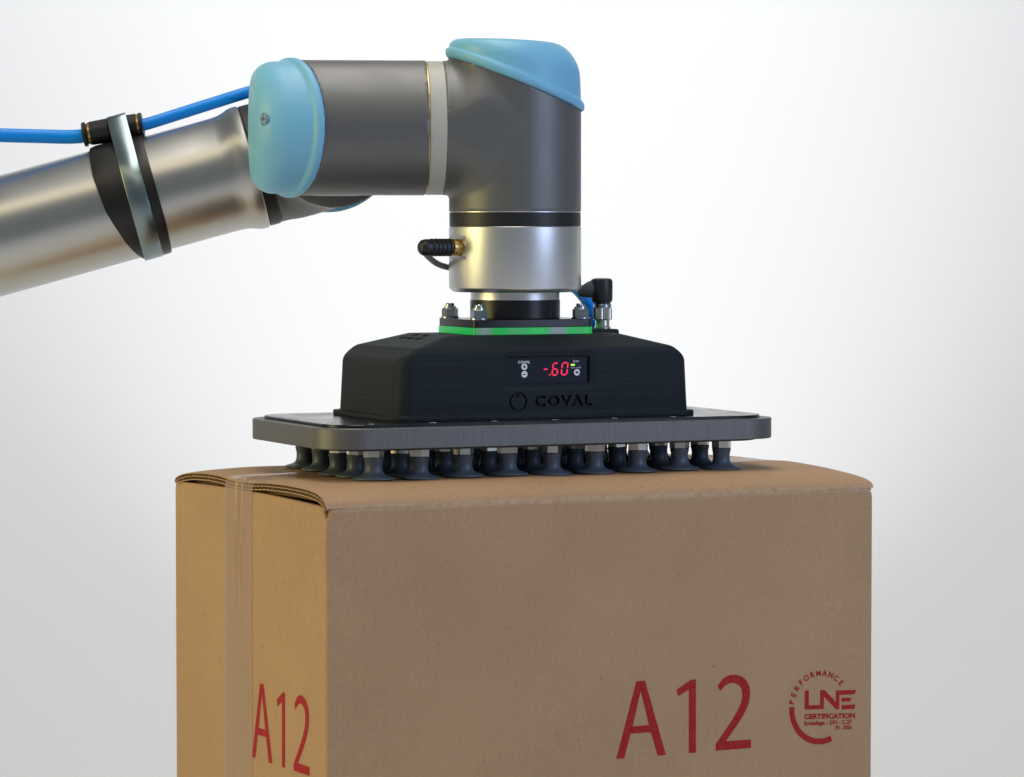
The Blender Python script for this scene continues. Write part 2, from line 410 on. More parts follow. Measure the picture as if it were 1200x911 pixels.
def p_left(t): s, i, a, n = corner(t, BD); return i, s, -n, a
def p_right(t): s, i, a, n = corner(t, BD); return BW-i, s, n, a
def zt_front(t):
    s = t*BW; return -9.6+fold(s)-6.5*math.exp(-(s/4.4)**4)-4.*math.exp(-((BW-s)/2.6)**4)
def zt_side(t):
    s = t*BD; return -10.4+2.0*math.sin(math.pi*t)-6.8*math.exp(-(s/5.4)**4)-2*math.exp(-((BD-s)/2.)**2)
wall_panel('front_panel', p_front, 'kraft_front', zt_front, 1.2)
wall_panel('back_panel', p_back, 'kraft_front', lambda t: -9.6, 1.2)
wall_panel('side_panel', p_left, 'kraft_side', zt_side, .8)
wall_panel('side_panel', p_right, 'kraft_side', zt_side, .8)
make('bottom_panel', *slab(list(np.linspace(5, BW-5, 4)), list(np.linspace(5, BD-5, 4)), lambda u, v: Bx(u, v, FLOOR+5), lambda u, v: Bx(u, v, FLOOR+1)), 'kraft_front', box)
# top flaps: liners, solid middle and open fluting at the visible end
US = [0, 2, 4, 7, 11, 16, 22, 30]+list(np.linspace(40, 350, 32))+[358, 366, 372, 378, 382, 385, 387, 388.]
def flap(name, back):
    vf = [0, .25, .7, 1.3, 2.1, 3.2, 4.6, 6.5, 9, 12, 16, 21, 28, 36, 46, 58, 70, 82, 93, 103, 111, 117, 121, 122.9]
    mir = (lambda v: BD-v) if back else (lambda v: v)
    roll = lambda v: -1.9*max(0, 1-v/2.2)**2
    edge = lambda u: (u-BW/2)/(BW/2)
    def zt(u, v): return top_z(u, mir(v))+roll(v)
    def top(u, v): return Bx(u, mir(v), zt(u, v))
    def lay(a, b): return (lambda u, v: Bx(u, mir(v), zt(u, v)-a), lambda u, v: Bx(u, mir(v), zt(u, v)-b))
    parts = []
    parts.append(slab(US, vf, *lay(0, .65)))
    parts.append(slab(US, vf[4:], *lay(2.1, 2.6)))
    parts.append(slab(US, vf[4:], *lay(4.3, 4.9)))
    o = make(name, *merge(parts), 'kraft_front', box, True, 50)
    if back: 
        me = o.data; me.flip_normals()
    # fluting: two wavy layers, and a solid stop behind them
    ws = np.arange(3., 122., .45); fl = []
    for mid, amp, per, ph in ((1.38, .62, 4.6, 0), (3.45, .72, 6.2, 1.)):
        def wz(v): return zt(.5, v)-mid+amp*math.sin(2*math.pi*v/per+ph)
        def wave_t(u, v): return Bx(u, mir(v), wz(v)+.16)
        def wave_b(u, v): return Bx(u, mir(v), wz(v)-.16)
        fl.append(slab([.5, 3, 9], list(ws), wave_t, wave_b))
    f = make('fluting', *merge(fl), 'kraft_core', None, True, 50); attach(f, o)
    return o
fA = flap('front_flap', False); fB = flap('back_flap', True)
# short inner flaps under the long ones
def minor(u0, u1):
    us = list(np.linspace(u0, u1, 8)); vs = list(np.linspace(7, BD-7, 24))
    o = make('inner_flap', *slab(us, vs, lambda u, v: Bx(u, v, top_z(u, v)-5.5), lambda u, v: Bx(u, v, top_z(u, v)-8.6)), 'kraft_core', box, True, 50)
minor(9, 110); minor(BW-110, BW-9)
# packing tape over the seam and down the left panel
def tape_mat():
    m, t, b = new_mat('brown_packing_tape')
    b.inputs['Base Color'].default_value = (.56, .40, .30, 1); b.inputs['Roughness'].default_value = .15; b.inputs['Specular IOR Level'].default_value = .6
    tr = t.nodes.new('ShaderNodeBsdfTransparent'); mx = t.nodes.new('ShaderNodeMixShader'); mx.inputs[0].default_value = .45
    tc = t.nodes.new('ShaderNodeTexCoord'); n = t.nodes.new('ShaderNodeTexNoise'); n.inputs['Scale'].default_value = 60; t.links.new(tc.outputs['Object'], n.inputs['Vector'])
    bp = t.nodes.new('ShaderNodeBump'); bp.inputs['Strength'].default_value = .25; bp.inputs['Distance'].default_value = .002
    t.links.new(n.outputs[0], bp.inputs['Height']); t.links.new(bp.outputs[0], b.inputs['Normal'])
    t.links.new(tr.outputs[0], mx.inputs[1]); t.links.new(b.outputs[0], mx.inputs[2])
    t.links.new(mx.outputs[0], t.nodes['Material Output'].inputs['Surface'])
    return m
M['tape'] = tape_mat()
def tape():
    path = []                       # (u, height offset fn) along the tape: top right -> left edge -> down
    for u in list(np.linspace(BW-2, 30, 60)): path.append(('t', u))
    for u in (24, 18, 13, 9, 6): path.append(('t', u))
    for k in range(25): path.append(('c', k/24))
    for z in list(np.linspace(-16, -90, 22))+list(np.linspace(-100, FLOOR+3, 30)): path.append(('d', z))
    ws = list(np.linspace(0, 1, 41)); V = []; nrm = []
    for kd, q in path:
        for w_ in ws:
            # a lengthwise wrinkle that dies out going down
            if kd == 'd': dec = max(0, 1-(-16-q)/95.)**1.3; wob = (-16-q)*.05
            elif kd == 't': dec = math.exp(-(q-6)/28.); wob = (q-6)*.25
            else: dec = 1.; wob = 0
            wr = 0
            for c, sg, am in ((.40, .03, 1.9), (.50, .03, -.2), (.60, .035, 1.5)):
                wr += am*dec*math.exp(-((w_-c-wob*.004)/sg)**2)
            v = TAPE0+(TAPE1-TAPE0)*w_
            if kd == 't': z = top_z(q, v)+.22+wr; p = (q, v, z)
            elif kd == 'c':
                a = q*math.pi/2; z0 = top_z(6, v)+.22; zs_ = -16
                # loose roll over the edge
                p = (6-6.6*max(0, math.sin(a))**.42-wr*math.sin(a), v, z0+(zs_-z0)*(1-max(0, math.cos(a))**.5)+wr*math.cos(a))
            else:
                t_ = v/BD; p = (-.35+bow(t_, q, .8)*1-wr*1., v, q)
            V.append(Bx(*p))
    n = len(ws); F = []
    for i in range(len(path)-1):
        for j in range(n-1): F.append((i*n+j, i*n+j+1, (i+1)*n+j+1, (i+1)*n+j))
    make('packing_tape', V, F, 'tape', box, True, 60)
tape()
# --- print
def arc(cx, cy, r0, r1, a0, a1, n=40):
    o = [(cx+r1*math.cos(math.radians(a0+(a1-a0)*i/n)), cy+r1*math.sin(math.radians(a0+(a1-a0)*i/n))) for i in range(n+1)]
    i_ = [(cx+r0*math.cos(math.radians(a0+(a1-a0)*i/n)), cy+r0*math.sin(math.radians(a0+(a1-a0)*i/n))) for i in range(n+1)]
    return o+i_[::-1]
def curve2(pts, n=10): return [tuple(p) for p in bez([(*p, 0) for p in pts], n)]
gA = [[(197.7, -175), (212, -127), (218.2, -127), (233.3, -175), (227.3, -175), (222.5, -159.8), (207.8, -159.8), (203.3, -175)], [(209.3, -155.3), (221.1, -155.3), (215.15, -133.2)]]
g1 = [[(250, -175), (255.1, -175), (255.1, -128.4), (251.7, -128.4), (241.1, -134.1), (242.2, -138.2), (250, -134.6)]]
two_out = curve2([(271.1, -133.5), (276., -128.6), (282.4, -127), (289.5, -128.9), (294., -134), (295., -140), (293.2, -148), (287.5, -157), (277, -169.3)])
two_in = curve2([(269.7, -170.6), (281., -157), (287.6, -147), (289.3, -140), (287.4, -134.6), (282, -132.2), (277, -133.4), (272.9, -136.9)])
g2 = [[p[:2] for p in two_out]+[(295.9, -169.3), (295.9, -174.8), (269.7, -174.8)]+[p[:2] for p in two_in]]
def fbow(u, z): return bow(u/BW, z, 1.2)
def put_front(VF, name, th=.12):
    V, F = VF; W = []
    for p in V: W.append(Bx(p[0], -.14+fbow(p[0], p[1])-p[2], p[1]))
    o = make(name, W, F, 'ink', box, False); return o
def put_left(VF, name):
    V, F = VF; W = []
    for p in V:
        v = 114-(p[0]-197.7)*.905; W.append(Bx(-.14+bow(v/BD, p[1], .8)-p[2], v, p[1]-.6))
    return make(name, W, F, 'ink', box, False)
for nm, g in (('letter_a', gA), ('digit_one', g1), ('digit_two', g2)):
    vf = outline_vf(g, .06); put_front(vf, nm)
    put_left(vf, nm)
lg = []
lg.append(outline_vf([arc(348.6, -152, 20.3, 24.1, 176, 291)], .06))
# the angular three letter mark
lg.append(outline_vf([[(336.2, -140.4), (339.2, -140.6), (339.2, -150.2), (347.9, -150.6), (347.9, -140.9), (351.4, -141.1), (359.9, -149.3), (359.9, -141.9), (375.3, -142.3), (374.2, -145.1), (362.5, -144.8), (362.5, -154.2), (360.2, -154.1), (350.8, -145.2), (350.6, -153.3), (336.2, -152.7)]], .06))
lg.append(outline_vf([[(364.3, -147.0), (371.8, -147.3), (370.7, -149.6), (364.3, -149.3)]], .06))
lg.append(outline_vf([[(364.3, -151.6), (374.9, -151.9), (374.0, -154.7), (364.3, -154.4)]], .06))
def placed(s, size, x, y, rot=0, bold=.0, fit=None, shear=0, align='LEFT'):
    V, F = text_vf(s, size, .06, bold, align)
    if len(V) == 0: return V, F
    if fit:
        x0, x1 = V[:, 0].min(), V[:, 0].max(); V[:, 0] = (V[:, 0]-x0)/(x1-x0)*fit
    V[:, 1] += V[:, 0]*shear
    c, s_ = math.cos(rot), math.sin(rot); W = V.copy(); W[:, 0] = x+V[:, 0]*c-V[:, 1]*s_; W[:, 1] = y+V[:, 0]*s_+V[:, 1]*c
    return W, F
for i, ch in enumerate('PERFORMANCE'):
    a = math.radians(169-(169-42)*i/10.); r = 20.0
    lg.append(placed(ch, 5.2, 347.6+r*math.cos(a), -151.6+r*math.sin(a), a-math.pi/2, .04 if ch == 'M' else .14, align='CENTER'))
lg.append(placed('CERTIFICATION', 4.4, 335.8, -158.8, 0, .19, 38.8, -.045))
lg.append(placed('Emballage - 2/H - C.27', 3.6, 335.8, -162.9, 0, .10, 36.4, -.035))
lg.append(placed('70 - 2026', 3.4, 359.4, -167.2, 0, .10, 12.8, -.035))
put_front(merge(lg), 'certification_mark')

# ------------------------------------------------------------------ vacuum gripper
YG = .418; cg, sg_ = math.cos(YG), math.sin(YG)
def Gx(u, v, z): return (u*cg-v*sg_, u*sg_+v*cg, z)
def Gw(x, y): return x*cg+y*sg_, -x*sg_+y*cg
grip = thing('vacuum_gripper', 'black vacuum gripper with red digital readout, flat grey plate and rows of suction cups', 'gripper', (0, 0, 20))
plate = prism('base_plate', rrect(160, 80, 28, 14), 20, 33.2, Gx, 'edge', grip, .5)
cover = prism('cover_plate', rrect(153, 73.5, 24, 14), 33.0, 35.2, Gx, 'darkmetal', grip, .4)
prism('seal_plate', rrect(151, 71, 24, 14), 18.6, 20.2, Gx, 'black', grip, .2)
def atz(px, py, z):
    f = 4139.1; c, s = math.cos(.0468), math.sin(.0468); X = (px-600)/f; Y = -(py-455.5)/f
    d = np.array([X, c+Y*s, -s+Y*c]); o = np.array([-.4, -2307.8, 160.3]); return o+d*(z-o[2])/d[2]
scr = [(-146, -42), (-146, 0), (-146, 42), (146, -42), (146, 0), (146, 42)]+[(u, v) for u in (-126, -84, -42, 0, 42, 84, 126) for v in (-66.5, 66.5)]
def screw_mesh():
    V, F = lathe_vf([(0, 2.7), (.10, 2.7), (.10, 1.5), (-.5, 1.3)], (0, 0, 0), (0, 0, 1), 20)
    me = bpy.data.meshes.new('screw'); me.from_pydata([tuple(np.array(v)*S) for v in V], [], F); me.materials.append(M['tube']); me.update(); return me
sm_ = screw_mesh()
for u, v in scr:
    o = bpy.data.objects.new('screw', sm_); C.objects.link(o); o.parent = cover; o.location = Vector(Gx(u, v, 35.2))*S
# suction cups: nine by five
def cup_meshes():
    prof = [(0, 12.2), (.5, 12.9), (1.3, 12.9), (1.7, 12.3), (2.1, 10.9), (2.6, 9.1), (3.3, 7.5), (4.2, 6.4), (5.4, 5.8), (7, 5.55), (9, 5.5), (11, 5.7), (12.6, 6.15), (13.5, 6.2), (13.9, 5.7)]
    V, F = lathe_vf(prof, (0, 0, 0), (0, 0, 1), 40)
    me = bpy.data.meshes.new('suction_cup'); me.from_pydata([tuple(np.array(v)*S) for v in V], [], F); me.materials.append(M['cup']); me.update()
    me.polygons.foreach_set('use_smooth', [True]*len(me.polygons)); me.set_sharp_from_angle(angle=math.radians(50))
    h = hexagon(6.5); V = []; F = []
    hi = hexagon(6.1)
    for pts, z in ((hi, 13.8), (h, 14.3), (h, 20.4), (hi, 20.8)):
        for p in pts: V.append((p[0], p[1], z))
    for k in range(3):
        for i in range(6): j = (i+1) % 6; F.append((k*6+i, k*6+j, k*6+6+j, k*6+6+i))
    F.append(tuple(range(6))[::-1]); F.append(tuple(18+i for i in range(6)))
    mh = bpy.data.meshes.new('hex_nut'); mh.from_pydata([tuple(np.array(v)*S) for v in V], [], F); mh.materials.append(M['nickel']); mh.update()
    return me, mh
cm, hm = cup_meshes()
for j in range(5):
    for i in range(9):
        u, v = (i-4)*30.5, (j-2)*30.5
        x, y, _ = Gx(u, v, 0)
        bu = (x-BO[0])*cb+(y-BO[1])*sb; bv = -(x-BO[0])*sb+(y-BO[1])*cb
        z = (top_z(bu, bv)+.15) if 0 < bu < BW and 0 < bv < BD else 0
        z = max(-1.2, min(.6, z))
        o = bpy.data.objects.new('suction_cup', cm); C.objects.link(o); attach(o, grip); o.location = Vector((x, y, z))*S
        k = random.uniform(-.03, .03); o.rotation_euler = (random.uniform(-.02, .02), random.uniform(-.02, .02), 0)
        h = bpy.data.objects.new('hex_nut', hm); C.objects.link(h); h.parent = o; h.rotation_euler = (0, 0, YG+random.uniform(-.5, .5)); h.location = (0, 0, -z*S*.0)
# housing
def housing_f(x, y, z):
    u = x*cg+y*sg_; v = -x*sg_+y*cg
    au = np.abs(u-.5)
    def pl(p, q, nrm): return (p*nrm[0]+q)/math.hypot(nrm[0], 1)
    wall_u = (au-104.2)+(z-33.5)*.055
    ch1 = ((au-100.6)*.62+(z-74))/math.hypot(.62, 1)
    ch2 = ((au-91)*.262+(z-80.6))/math.hypot(.262, 1)
    top = z-88.6
    side = np.abs(v)-54.
    av = np.abs(v)
    chv = ((av-54)*.45+(z-80.2))/math.hypot(.45, 1)
    prof = np.maximum(np.maximum(ch1, ch2), top)
    horiz = I_(wall_u, side, 11.)
    vert = np.maximum(prof, chv)
    d = I_(horiz, I_(prof, chv, 1.6), 2.6)
    d = np.maximum(d, 35.0-z)
    # base lip
    lip = np.maximum(I_(np.abs(u-.5)-108.5, np.abs(v)-56.6, 13.), np.abs(z-36.8)-1.7)
    d = U_(d, lip, .8)
    # boss below the connector
    boss = np.maximum(np.maximum(np.abs(u-62)-9.5, np.abs(v+1)-11), np.abs(z-86)-4.6)
    d = U_(d, boss, .6)
    # display pocket: bezel step and screen recess
    poc = np.maximum(np.maximum(np.abs(u-2.2)-31.2, np.abs(z-66.1)-11.6), -(v+53.3))
    fr = I_(np.abs(u-2.2)-31.2, np.abs(z-66.1)-11.6, 2.5)
    d = np.maximum(d, -np.maximum(fr, v+53.3))
    d = np.maximum(d, -np.maximum(np.maximum(np.abs(u-1.8)-28.8, np.abs(z-66.3)-8.6), v+50.6))
    # ring groove of the emblem
    rr = np.abs(np.hypot(u+20, z-46.6)-5.7)-.7
    tri = np.maximum(np.maximum(z-51.4, -(z-50)-.0+np.abs(u+20.6)*.9), v+53.)
    # engraved dashes on the left slope
    for du, dv, l in ((-70, 5, 9), (-70, 17, 8), (-70, -9, 10), (-63, 11, 8), (-63, -4, 9)):
        d = np.maximum(d, -np.maximum(np.maximum(np.abs(u-du)-1.6, np.abs(v-dv)-l*.5), -(ch2+1.0)))
    return d
P, F = nets(housing_f, (-126, -98, 34), (126, 98, 94), 1.15)
hous = make('housing', P, F, 'housing', grip, True, 32)
# engraved name: cut the letters out of the front face
V, F = text_vf('COVAL', 9.2, 2.2, .42, 'LEFT', 1.25)
x0, x1 = V[:, 0].min(), V[:, 0].max(); V[:, 0] = -8.4+(V[:, 0]-x0)/(x1-x0)*40.5
V[:, 1] = 42.8+(V[:, 1]-V[:, 1].min())/(V[:, 1].max()-V[:, 1].min())*7.4
V2, F2 = outline_vf([circ_(-20, 46.6, 6.2), circ_(-20, 46.6, 5.0)], 1.6)
V3, F3 = outline_vf([[(-21.6, 51.0), (-18.9, 51.0), (-20.3, 49.0)]], 1.6)
V, F = merge([(V, F), (V2, F2), (V3[:, :]*1.0, F3)])
bool_cut(hous, [Gx(p[0], -54.05-p[2], p[1]) for p in V], F, 'housing', 32)
# display
def D(px, py): return (-29.3+(px-592.5)*.6, 77.9-(py-414)*.5725)
def Dz(zx, zy): return D(595+zx/12., 412+zy/12.)      # from the enlarged crop
def Df(p, q, h): return Gx(p, -50.55-h, q)
disp = prism('display', [(-26.9, 57.8), (30.5, 57.8), (30.5, 74.8), (-26.9, 74.8)], .05, .5, Df, 'screen', grip)
def dpart(name, polys, mat, h0=.52, h1=.72):
    vf = []
    for p in polys:
        V, F = outline_vf(p if isinstance(p[0], list) else [p], .08); vf.append((V, F))
    V, F = merge(vf); o = make(name, [Df(p[0], p[1], .62+p[2]) for p in V], F, mat, None, False); attach(o, disp); return o
def dtext(s, zx, zy, size, mat, name, fit=None, bold=.03):
    V, F = text_vf(s, size, .06, bold); x, y = Dz(zx, zy)
    if fit: x0, x1 = V[:, 0].min(), V[:, 0].max(); V[:, 0] = (V[:, 0]-x0)/(x1-x0)*fit
    o = make(name, [Df(x+p[0], y+p[1], .62+p[2]) for p in V], F, mat, None, False); attach(o, disp)
def seg(cx, cy, w_, h_, on, slant=.12, t=1.05):
    """seven segment digit centred at cx,cy"""
    g = .16; a = w_/2; b = h_/2; out = []
    def hor(y): return [(-a+g+.2, y), (-a+g+t*.5, y+t/2), (a-g-t*.5, y+t/2), (a-g-.2, y), (a-g-t*.5, y-t/2), (-a+g+t*.5, y-t/2)]
    def ver(x, y0, y1): return [(x, y0+g), (x+t/2, y0+g+t*.5), (x+t/2, y1-g-t*.5), (x, y1-g), (x-t/2, y1-g-t*.5), (x-t/2, y0+g+t*.5)]
    sg = {'a': hor(b), 'g': hor(0), 'd': hor(-b), 'b': ver(a, 0, b), 'c': ver(a, -b, 0), 'f': ver(-a, 0, b), 'e': ver(-a, -b, 0)}
    for k in on: out.append([(cx+x+y*slant, cy+y) for x, y in sg[k]])
    return out
x6, y6 = Dz(698, 258); x0_, y0_ = Dz(832, 255)
dpart('digit', seg(x6, y6, 3.5, 7.6, 'afgedc'), 'red'); dpart('digit', seg(x0_, y0_, 3.9, 7.6, 'abcdef'), 'red')
mx_, my_ = Dz(565, 258); dpart('minus_sign', [[(mx_-1.3, my_-.5), (mx_+1.3, my_-.5), (mx_+1.3, my_+.5), (mx_-1.3, my_+.5)]], 'red')
dx_, dy_ = Dz(620, 333); dpart('decimal_point', [[(dx_-.5, dy_-.5), (dx_+.5, dy_-.5), (dx_+.5, dy_+.5), (dx_-.5, dy_+.5)]], 'red')
def circ(cx, cy, r, n=24): return [(cx+r*math.cos(2*math.pi*i/n), cy+r*math.sin(2*math.pi*i/n)) for i in range(n)]
for zx, zy, kd in ((265, 220, '+'), (267, 320, '-'), (1006, 307, 'M')):
    cx, cy = Dz(zx, zy); b_ = dpart('button', [circ(cx, cy, 2.1)], 'white')
    bars = []
    if kd == '+': bars = [[(cx-1.1, cy-.28), (cx-.28, cy-.28), (cx-.28, cy-1.1), (cx+.28, cy-1.1), (cx+.28, cy-.28), (cx+1.1, cy-.28), (cx+1.1, cy+.28), (cx+.28, cy+.28), (cx+.28, cy+1.1), (cx-.28, cy+1.1), (cx-.28, cy+.28), (cx-1.1, cy+.28)]]
    elif kd == '-': bars = [[(cx-1.1, cy-.28), (cx+1.1, cy-.28), (cx+1.1, cy+.28), (cx-1.1, cy+.28)]]
    else: bars = [[[(cx-1, cy-.9), (cx+1, cy-.9), (cx+1, cy+.9), (cx-1, cy+.9)]]]
    if kd == 'M':
        V, F = text_vf('M', 2.4, .05, .05, 'CENTER'); V[:, 0] += cx; V[:, 1] += cy-.85
    else: V, F = merge([outline_vf([b], .05) for b in bars])
    o = make('button_mark', [Df(p[0], p[1], .78+p[2]) for p in V], F, 'screen', None, False); attach(o, disp)
gx, gy = Dz(948, 205); dpart('green_led', [[(gx-1.3, gy-.65), (gx+1.5, gy-.45), (gx+1.5, gy+.45), (gx-1.3, gy+.65)]], 'grn')
gx, gy = Dz(1028, 208); dpart('unlit_led', [[(gx-1.1, gy-.4), (gx+1.1, gy-.4), (gx+1.1, gy+.4), (gx-1.1, gy+.4)]], 'redoff')
dtext('COVAL', 175, 172, 2.2, 'white', 'brand_print', 8.6, .06); dtext('bar', 955, 170, 2.5, 'dimwhite', 'unit_print', 4.4, .03); dtext('out1 out2', 922, 252, 1.5, 'dimwhite', 'output_print', 7.0, .03)

# mounting stack on the housing
def Mx(u, v, z): return Gx(u+1.5, v-.6, z)
def status_mat():
    m, t, b = new_mat('lit_green_acrylic'); N = t.nodes.new; L = t.links.new
    b.inputs['Base Color'].default_value = (.50, .56, .55, 1); b.inputs['Roughness'].default_value = .22
    tc = N('ShaderNodeTexCoord'); n = N('ShaderNodeTexNoise'); n.inputs['Scale'].default_value = 48; n.inputs['Detail'].default_value = 1.5
    mp = N('ShaderNodeMapping'); mp.inputs['Scale'].default_value = (1, 1, .1); mp.inputs['Location'].default_value = (.031, .047, 0); L(tc.outputs['Object'], mp.inputs[0]); L(mp.outputs[0], n.inputs['Vector'])
    r = N('ShaderNodeMapRange'); r.inputs[1].default_value = .34; r.inputs[2].default_value = .50; r.inputs[3].default_value = .02; r.inputs[4].default_value = .42; L(n.outputs[0], r.inputs[0])
    b.inputs['Emission Color'].default_value = (.012, .85, .14, 1); L(r.outputs[0], b.inputs['Emission Strength'])
    cr = N('ShaderNodeMapRange'); cr.inputs[1].default_value = .34; cr.inputs[2].default_value = .48
    mx = N('ShaderNodeMix'); mx.data_type = 'RGBA'; mx.inputs[6].default_value = (.42, .50, .48, 1); mx.inputs[7].default_value = (.0, .02, .005, 1); L(n.outputs[0], cr.inputs[0]); L(cr.outputs[0], mx.inputs[0]); L(mx.outputs[2], b.inputs['Base Color'])
    return m
M['status'] = status_mat()
prism('status_light', rrect(42.4, 30.4, 3, 5), 88.3, 93, Mx, 'status', grip, .2)
mp_ = prism('mounting_plate', rrect(42, 30, 3, 5), 93, 98.2, Mx, 'darkmetal', grip, .35)
lathe('collar', [(0, 28.8), (.6, 29.4), (12, 29.4), (12.6, 28.8)], (1.6, 0, 98.1), (0, 0, 1), 'blackmetal', grip)
for u in (-36, 36):
    for v in (-24, 24):
        x, y, _ = Mx(u, v, 0); b_ = lathe('bolt', [(0, 2.9), (9.2, 2.9), (9.8, 2.4)], (x, y, 98.2), (0, 0, 1), 'steel', grip, 24)
        wsh = lathe('washer', [(0, 6), (1., 6)], (x, y, 98.2), (0, 0, 1), 'steel', None, 32); attach(wsh, b_)
        a0 = random.uniform(0, 60)
        nut = prism('nut', hexagon(5.4, a0), 99.2, 104.6, (lambda X, Y: (lambda p, q, h: (X+p, Y+q, h)))(x, y), 'steel', None, .4); attach(nut, b_)
        nc = lathe('nut_collar', [(0, 4.3), (1.3, 3.9)], (x, y, 104.6), (0, 0, 1), 'steel', None, 24); attach(nc, b_)

# ------------------------------------------------------------------ robot arm
PS = .10; xp = np.array([math.cos(PS), math.sin(PS), 0]); yp = np.array([-math.sin(PS), math.cos(PS), 0]); zp = np.array([0, 0, 1.])
C3 = np.array([1.6, 0, 222.]); C2 = C3-xp*115; C1 = C2+yp*113; C1[2] = 213
AL = math.radians(15.4); fd = -xp*math.cos(AL)-zp*math.sin(AL); fd /= np.linalg.norm(fd)
arm = thing('robot_arm', 'grey and silver jointed robot arm with light blue end caps reaching in from the left', 'robot arm', (1.6, 0, 110))
R = 43.6
def joint(Cn, a, b, La, Lb, name, Ra=R, Rb=R, h=1.4, hole=None):
    """T-shaped joint: main axis a (lid at its + end, cut at a slant), branch b"""
    c = np.cross(a, b); Mx3 = np.stack([a, b, c])
    def loc(x, y, z): q = np.stack([x-Cn[0], y-Cn[1], z-Cn[2]]); return [(Mx3[k][:, None]*q.reshape(3, -1)).sum(0).reshape(x.shape) for k in range(3)]
    def body(x, y, z):
        p, q, s = loc(x, y, z)
        main = np.maximum(np.hypot(q, s)-Ra, np.maximum(-p-La, (p-28.6-.40*q)/1.077))
        br = np.maximum(np.hypot(p, s)-Rb, np.maximum(q-Lb, -q))
        # soften only where the two barrels meet, never past the slanted cut
        w_ = np.clip(q/34, 0, 1); k = .01+(2.5+16*np.clip(np.abs(s)/43, 0, 1)**2)*w_*w_*(3-2*w_)
        d = U_(np.maximum(np.hypot(q, s)-Ra, -p-La), br, k)
        d = np.maximum(d, np.maximum(-p-La, (p-28.6-.40*q)/1.077))
        d = np.maximum(d, q-Lb)
        return I_(d, np.abs(s)-max(Ra, Rb)+.15, 1.)
    def lid(x, y, z):
        p, q, s = loc(x, y, z); r = np.hypot(q, s); hh = (p-28.75-.40*q)/1.077
        k = 12.5-8*np.clip(q/43, -1, 1)
        d = I_(r-43.3+hh*.045, p-57.0-.05*q+(r/43)**2*1.5, k)
        d = np.maximum(d, -hh)
        if hole is not None:
            X = x-hole[0][0]; Y = y-hole[0][1]; Z = z-hole[0][2]; t_ = X*hole[1][0]+Y*hole[1][1]+Z*hole[1][2]
            d = np.maximum(d, -np.maximum(np.sqrt(np.maximum(X*X+Y*Y+Z*Z-t_*t_, 0))-4.3, -t_-3.2))
        bead = I_(r-45.3, np.abs(hh-2.7)-2.7, 1.8)
        return U_(d, np.maximum(bead, -hh), 1.6)
    ext = np.abs(a)*62+np.abs(b)*(Lb+4)+50*np.ones(3)
    lo, hi = Cn-ext, Cn+ext
    P, F = nets(body, lo, hi, h); ob = make(name, P, F, 'grey', arm, True, 40)
    cl = Cn+a*44; P, F = nets(lid, cl-50, cl+50, 1.1); ol = make('end_cap', P, F, 'lid', None, True, 40); attach(ol, ob)
    # screw in its recess
    return ob, ol
h3 = (C3+zp*56.8-xp*15.5-yp*8, zp); d2 = -xp*.80-yp*.60; h2 = (C2-xp*50.6+zp*4.6-yp*37.2, d2)
j3, l3 = joint(C3, zp, -xp, 54, 47.6, 'wrist_joint', 43.1, R, hole=h3)
j2, l2 = joint(C2, -xp, yp, 55.8, 48, 'wrist_joint', 44.1, R, hole=h2)
for lb, (hp, hd) in ((l3, h3), (l2, h2)):
    V, F = lathe_vf([(-3.6, 2.9), (-1.0, 2.9), (-.6, 2.4), (-.6, 1.3), (-1.6, 1.2)], hp, hd, 24); o = make('screw', V, F, 'steel', None, True, 30); attach(o, lb)
j1, l1 = joint(C1, yp, fd, 54, 46, 'wrist_joint', 42.5, 41.2)
def ring(Cc, d, t0, t1, r, mat, name, ch=.5):
    return lathe(name, [(t0, r-ch), (t0+ch, r), (t1-ch, r), (t1, r-ch)], Cc, d, mat, arm, 128)
# seals between joints
ring(C3, xp, -58.6, -47.6, 43.4, 'ring', 'seal_ring'); ring(C3, xp, -60.2, -58.5, 43.3, 'gold', 'trim_ring', .25)
ring(C2, yp, 47.8, 58.5, 43.0, 'ring', 'seal_ring')
ring(C3, -zp, 54.0, 54.9, 42.9, 'silver', 'trim_ring', .2); ring(C3, -zp, 54.8, 63.8, 42.9, 'black', 'seal_ring')
ring(C1, fd, 45.8, 54.2, 41.8, 'black', 'seal_ring', 1.0)
# tool flange with a milled pocket for the connector
PD = np.array([-math.sin(math.radians(58)), -math.cos(math.radians(58)), 0])
FA = np.array([1.6, 0, 0])
fl_ = lathe('tool_flange', [(115.6, 40.4), (116.0, 41.0), (118.0, 43.0), (118.6, 43.2), (157.7, 43.2), (158.3, 42.6)], FA, (0, 0, 1), 'silver', arm, 160, 28)
SD = np.array([-PD[1], PD[0], 0]); q_ = []
SD = SD if SD[1] < 0 else -SD
for t_ in (40.8, 60):
    for a, b in ((-18, -7.6), (8, -7.6), (8, 7.6), (-18, 7.6)): q_.append(FA+PD*t_+SD*a+np.array([0, 0, 144.6+b]))
bool_cut(fl_, q_, [(0, 1, 2, 3), (7, 6, 5, 4), (0, 4, 5, 1), (1, 5, 6, 2), (2, 6, 7, 3), (3, 7, 4, 0)], 'silver', 28)
lathe('flange_neck', [(0, 29.0), (5.6, 29.0)], (1.6, 0, 110.5), (0, 0, 1), 'silver', arm)
# forearm tube
prof = [(53.8, 38), (54.2, 42.0), (55, 42.5), (58.5, 42.5), (61.5, 41.9), (65, 40.6), (69, 39.6), (74, 39.2), (90, 39.1), (200, 39.4), (420, 40.)]
lathe('forearm_tube', prof, C1, fd, 'tube', arm, 160, 25)

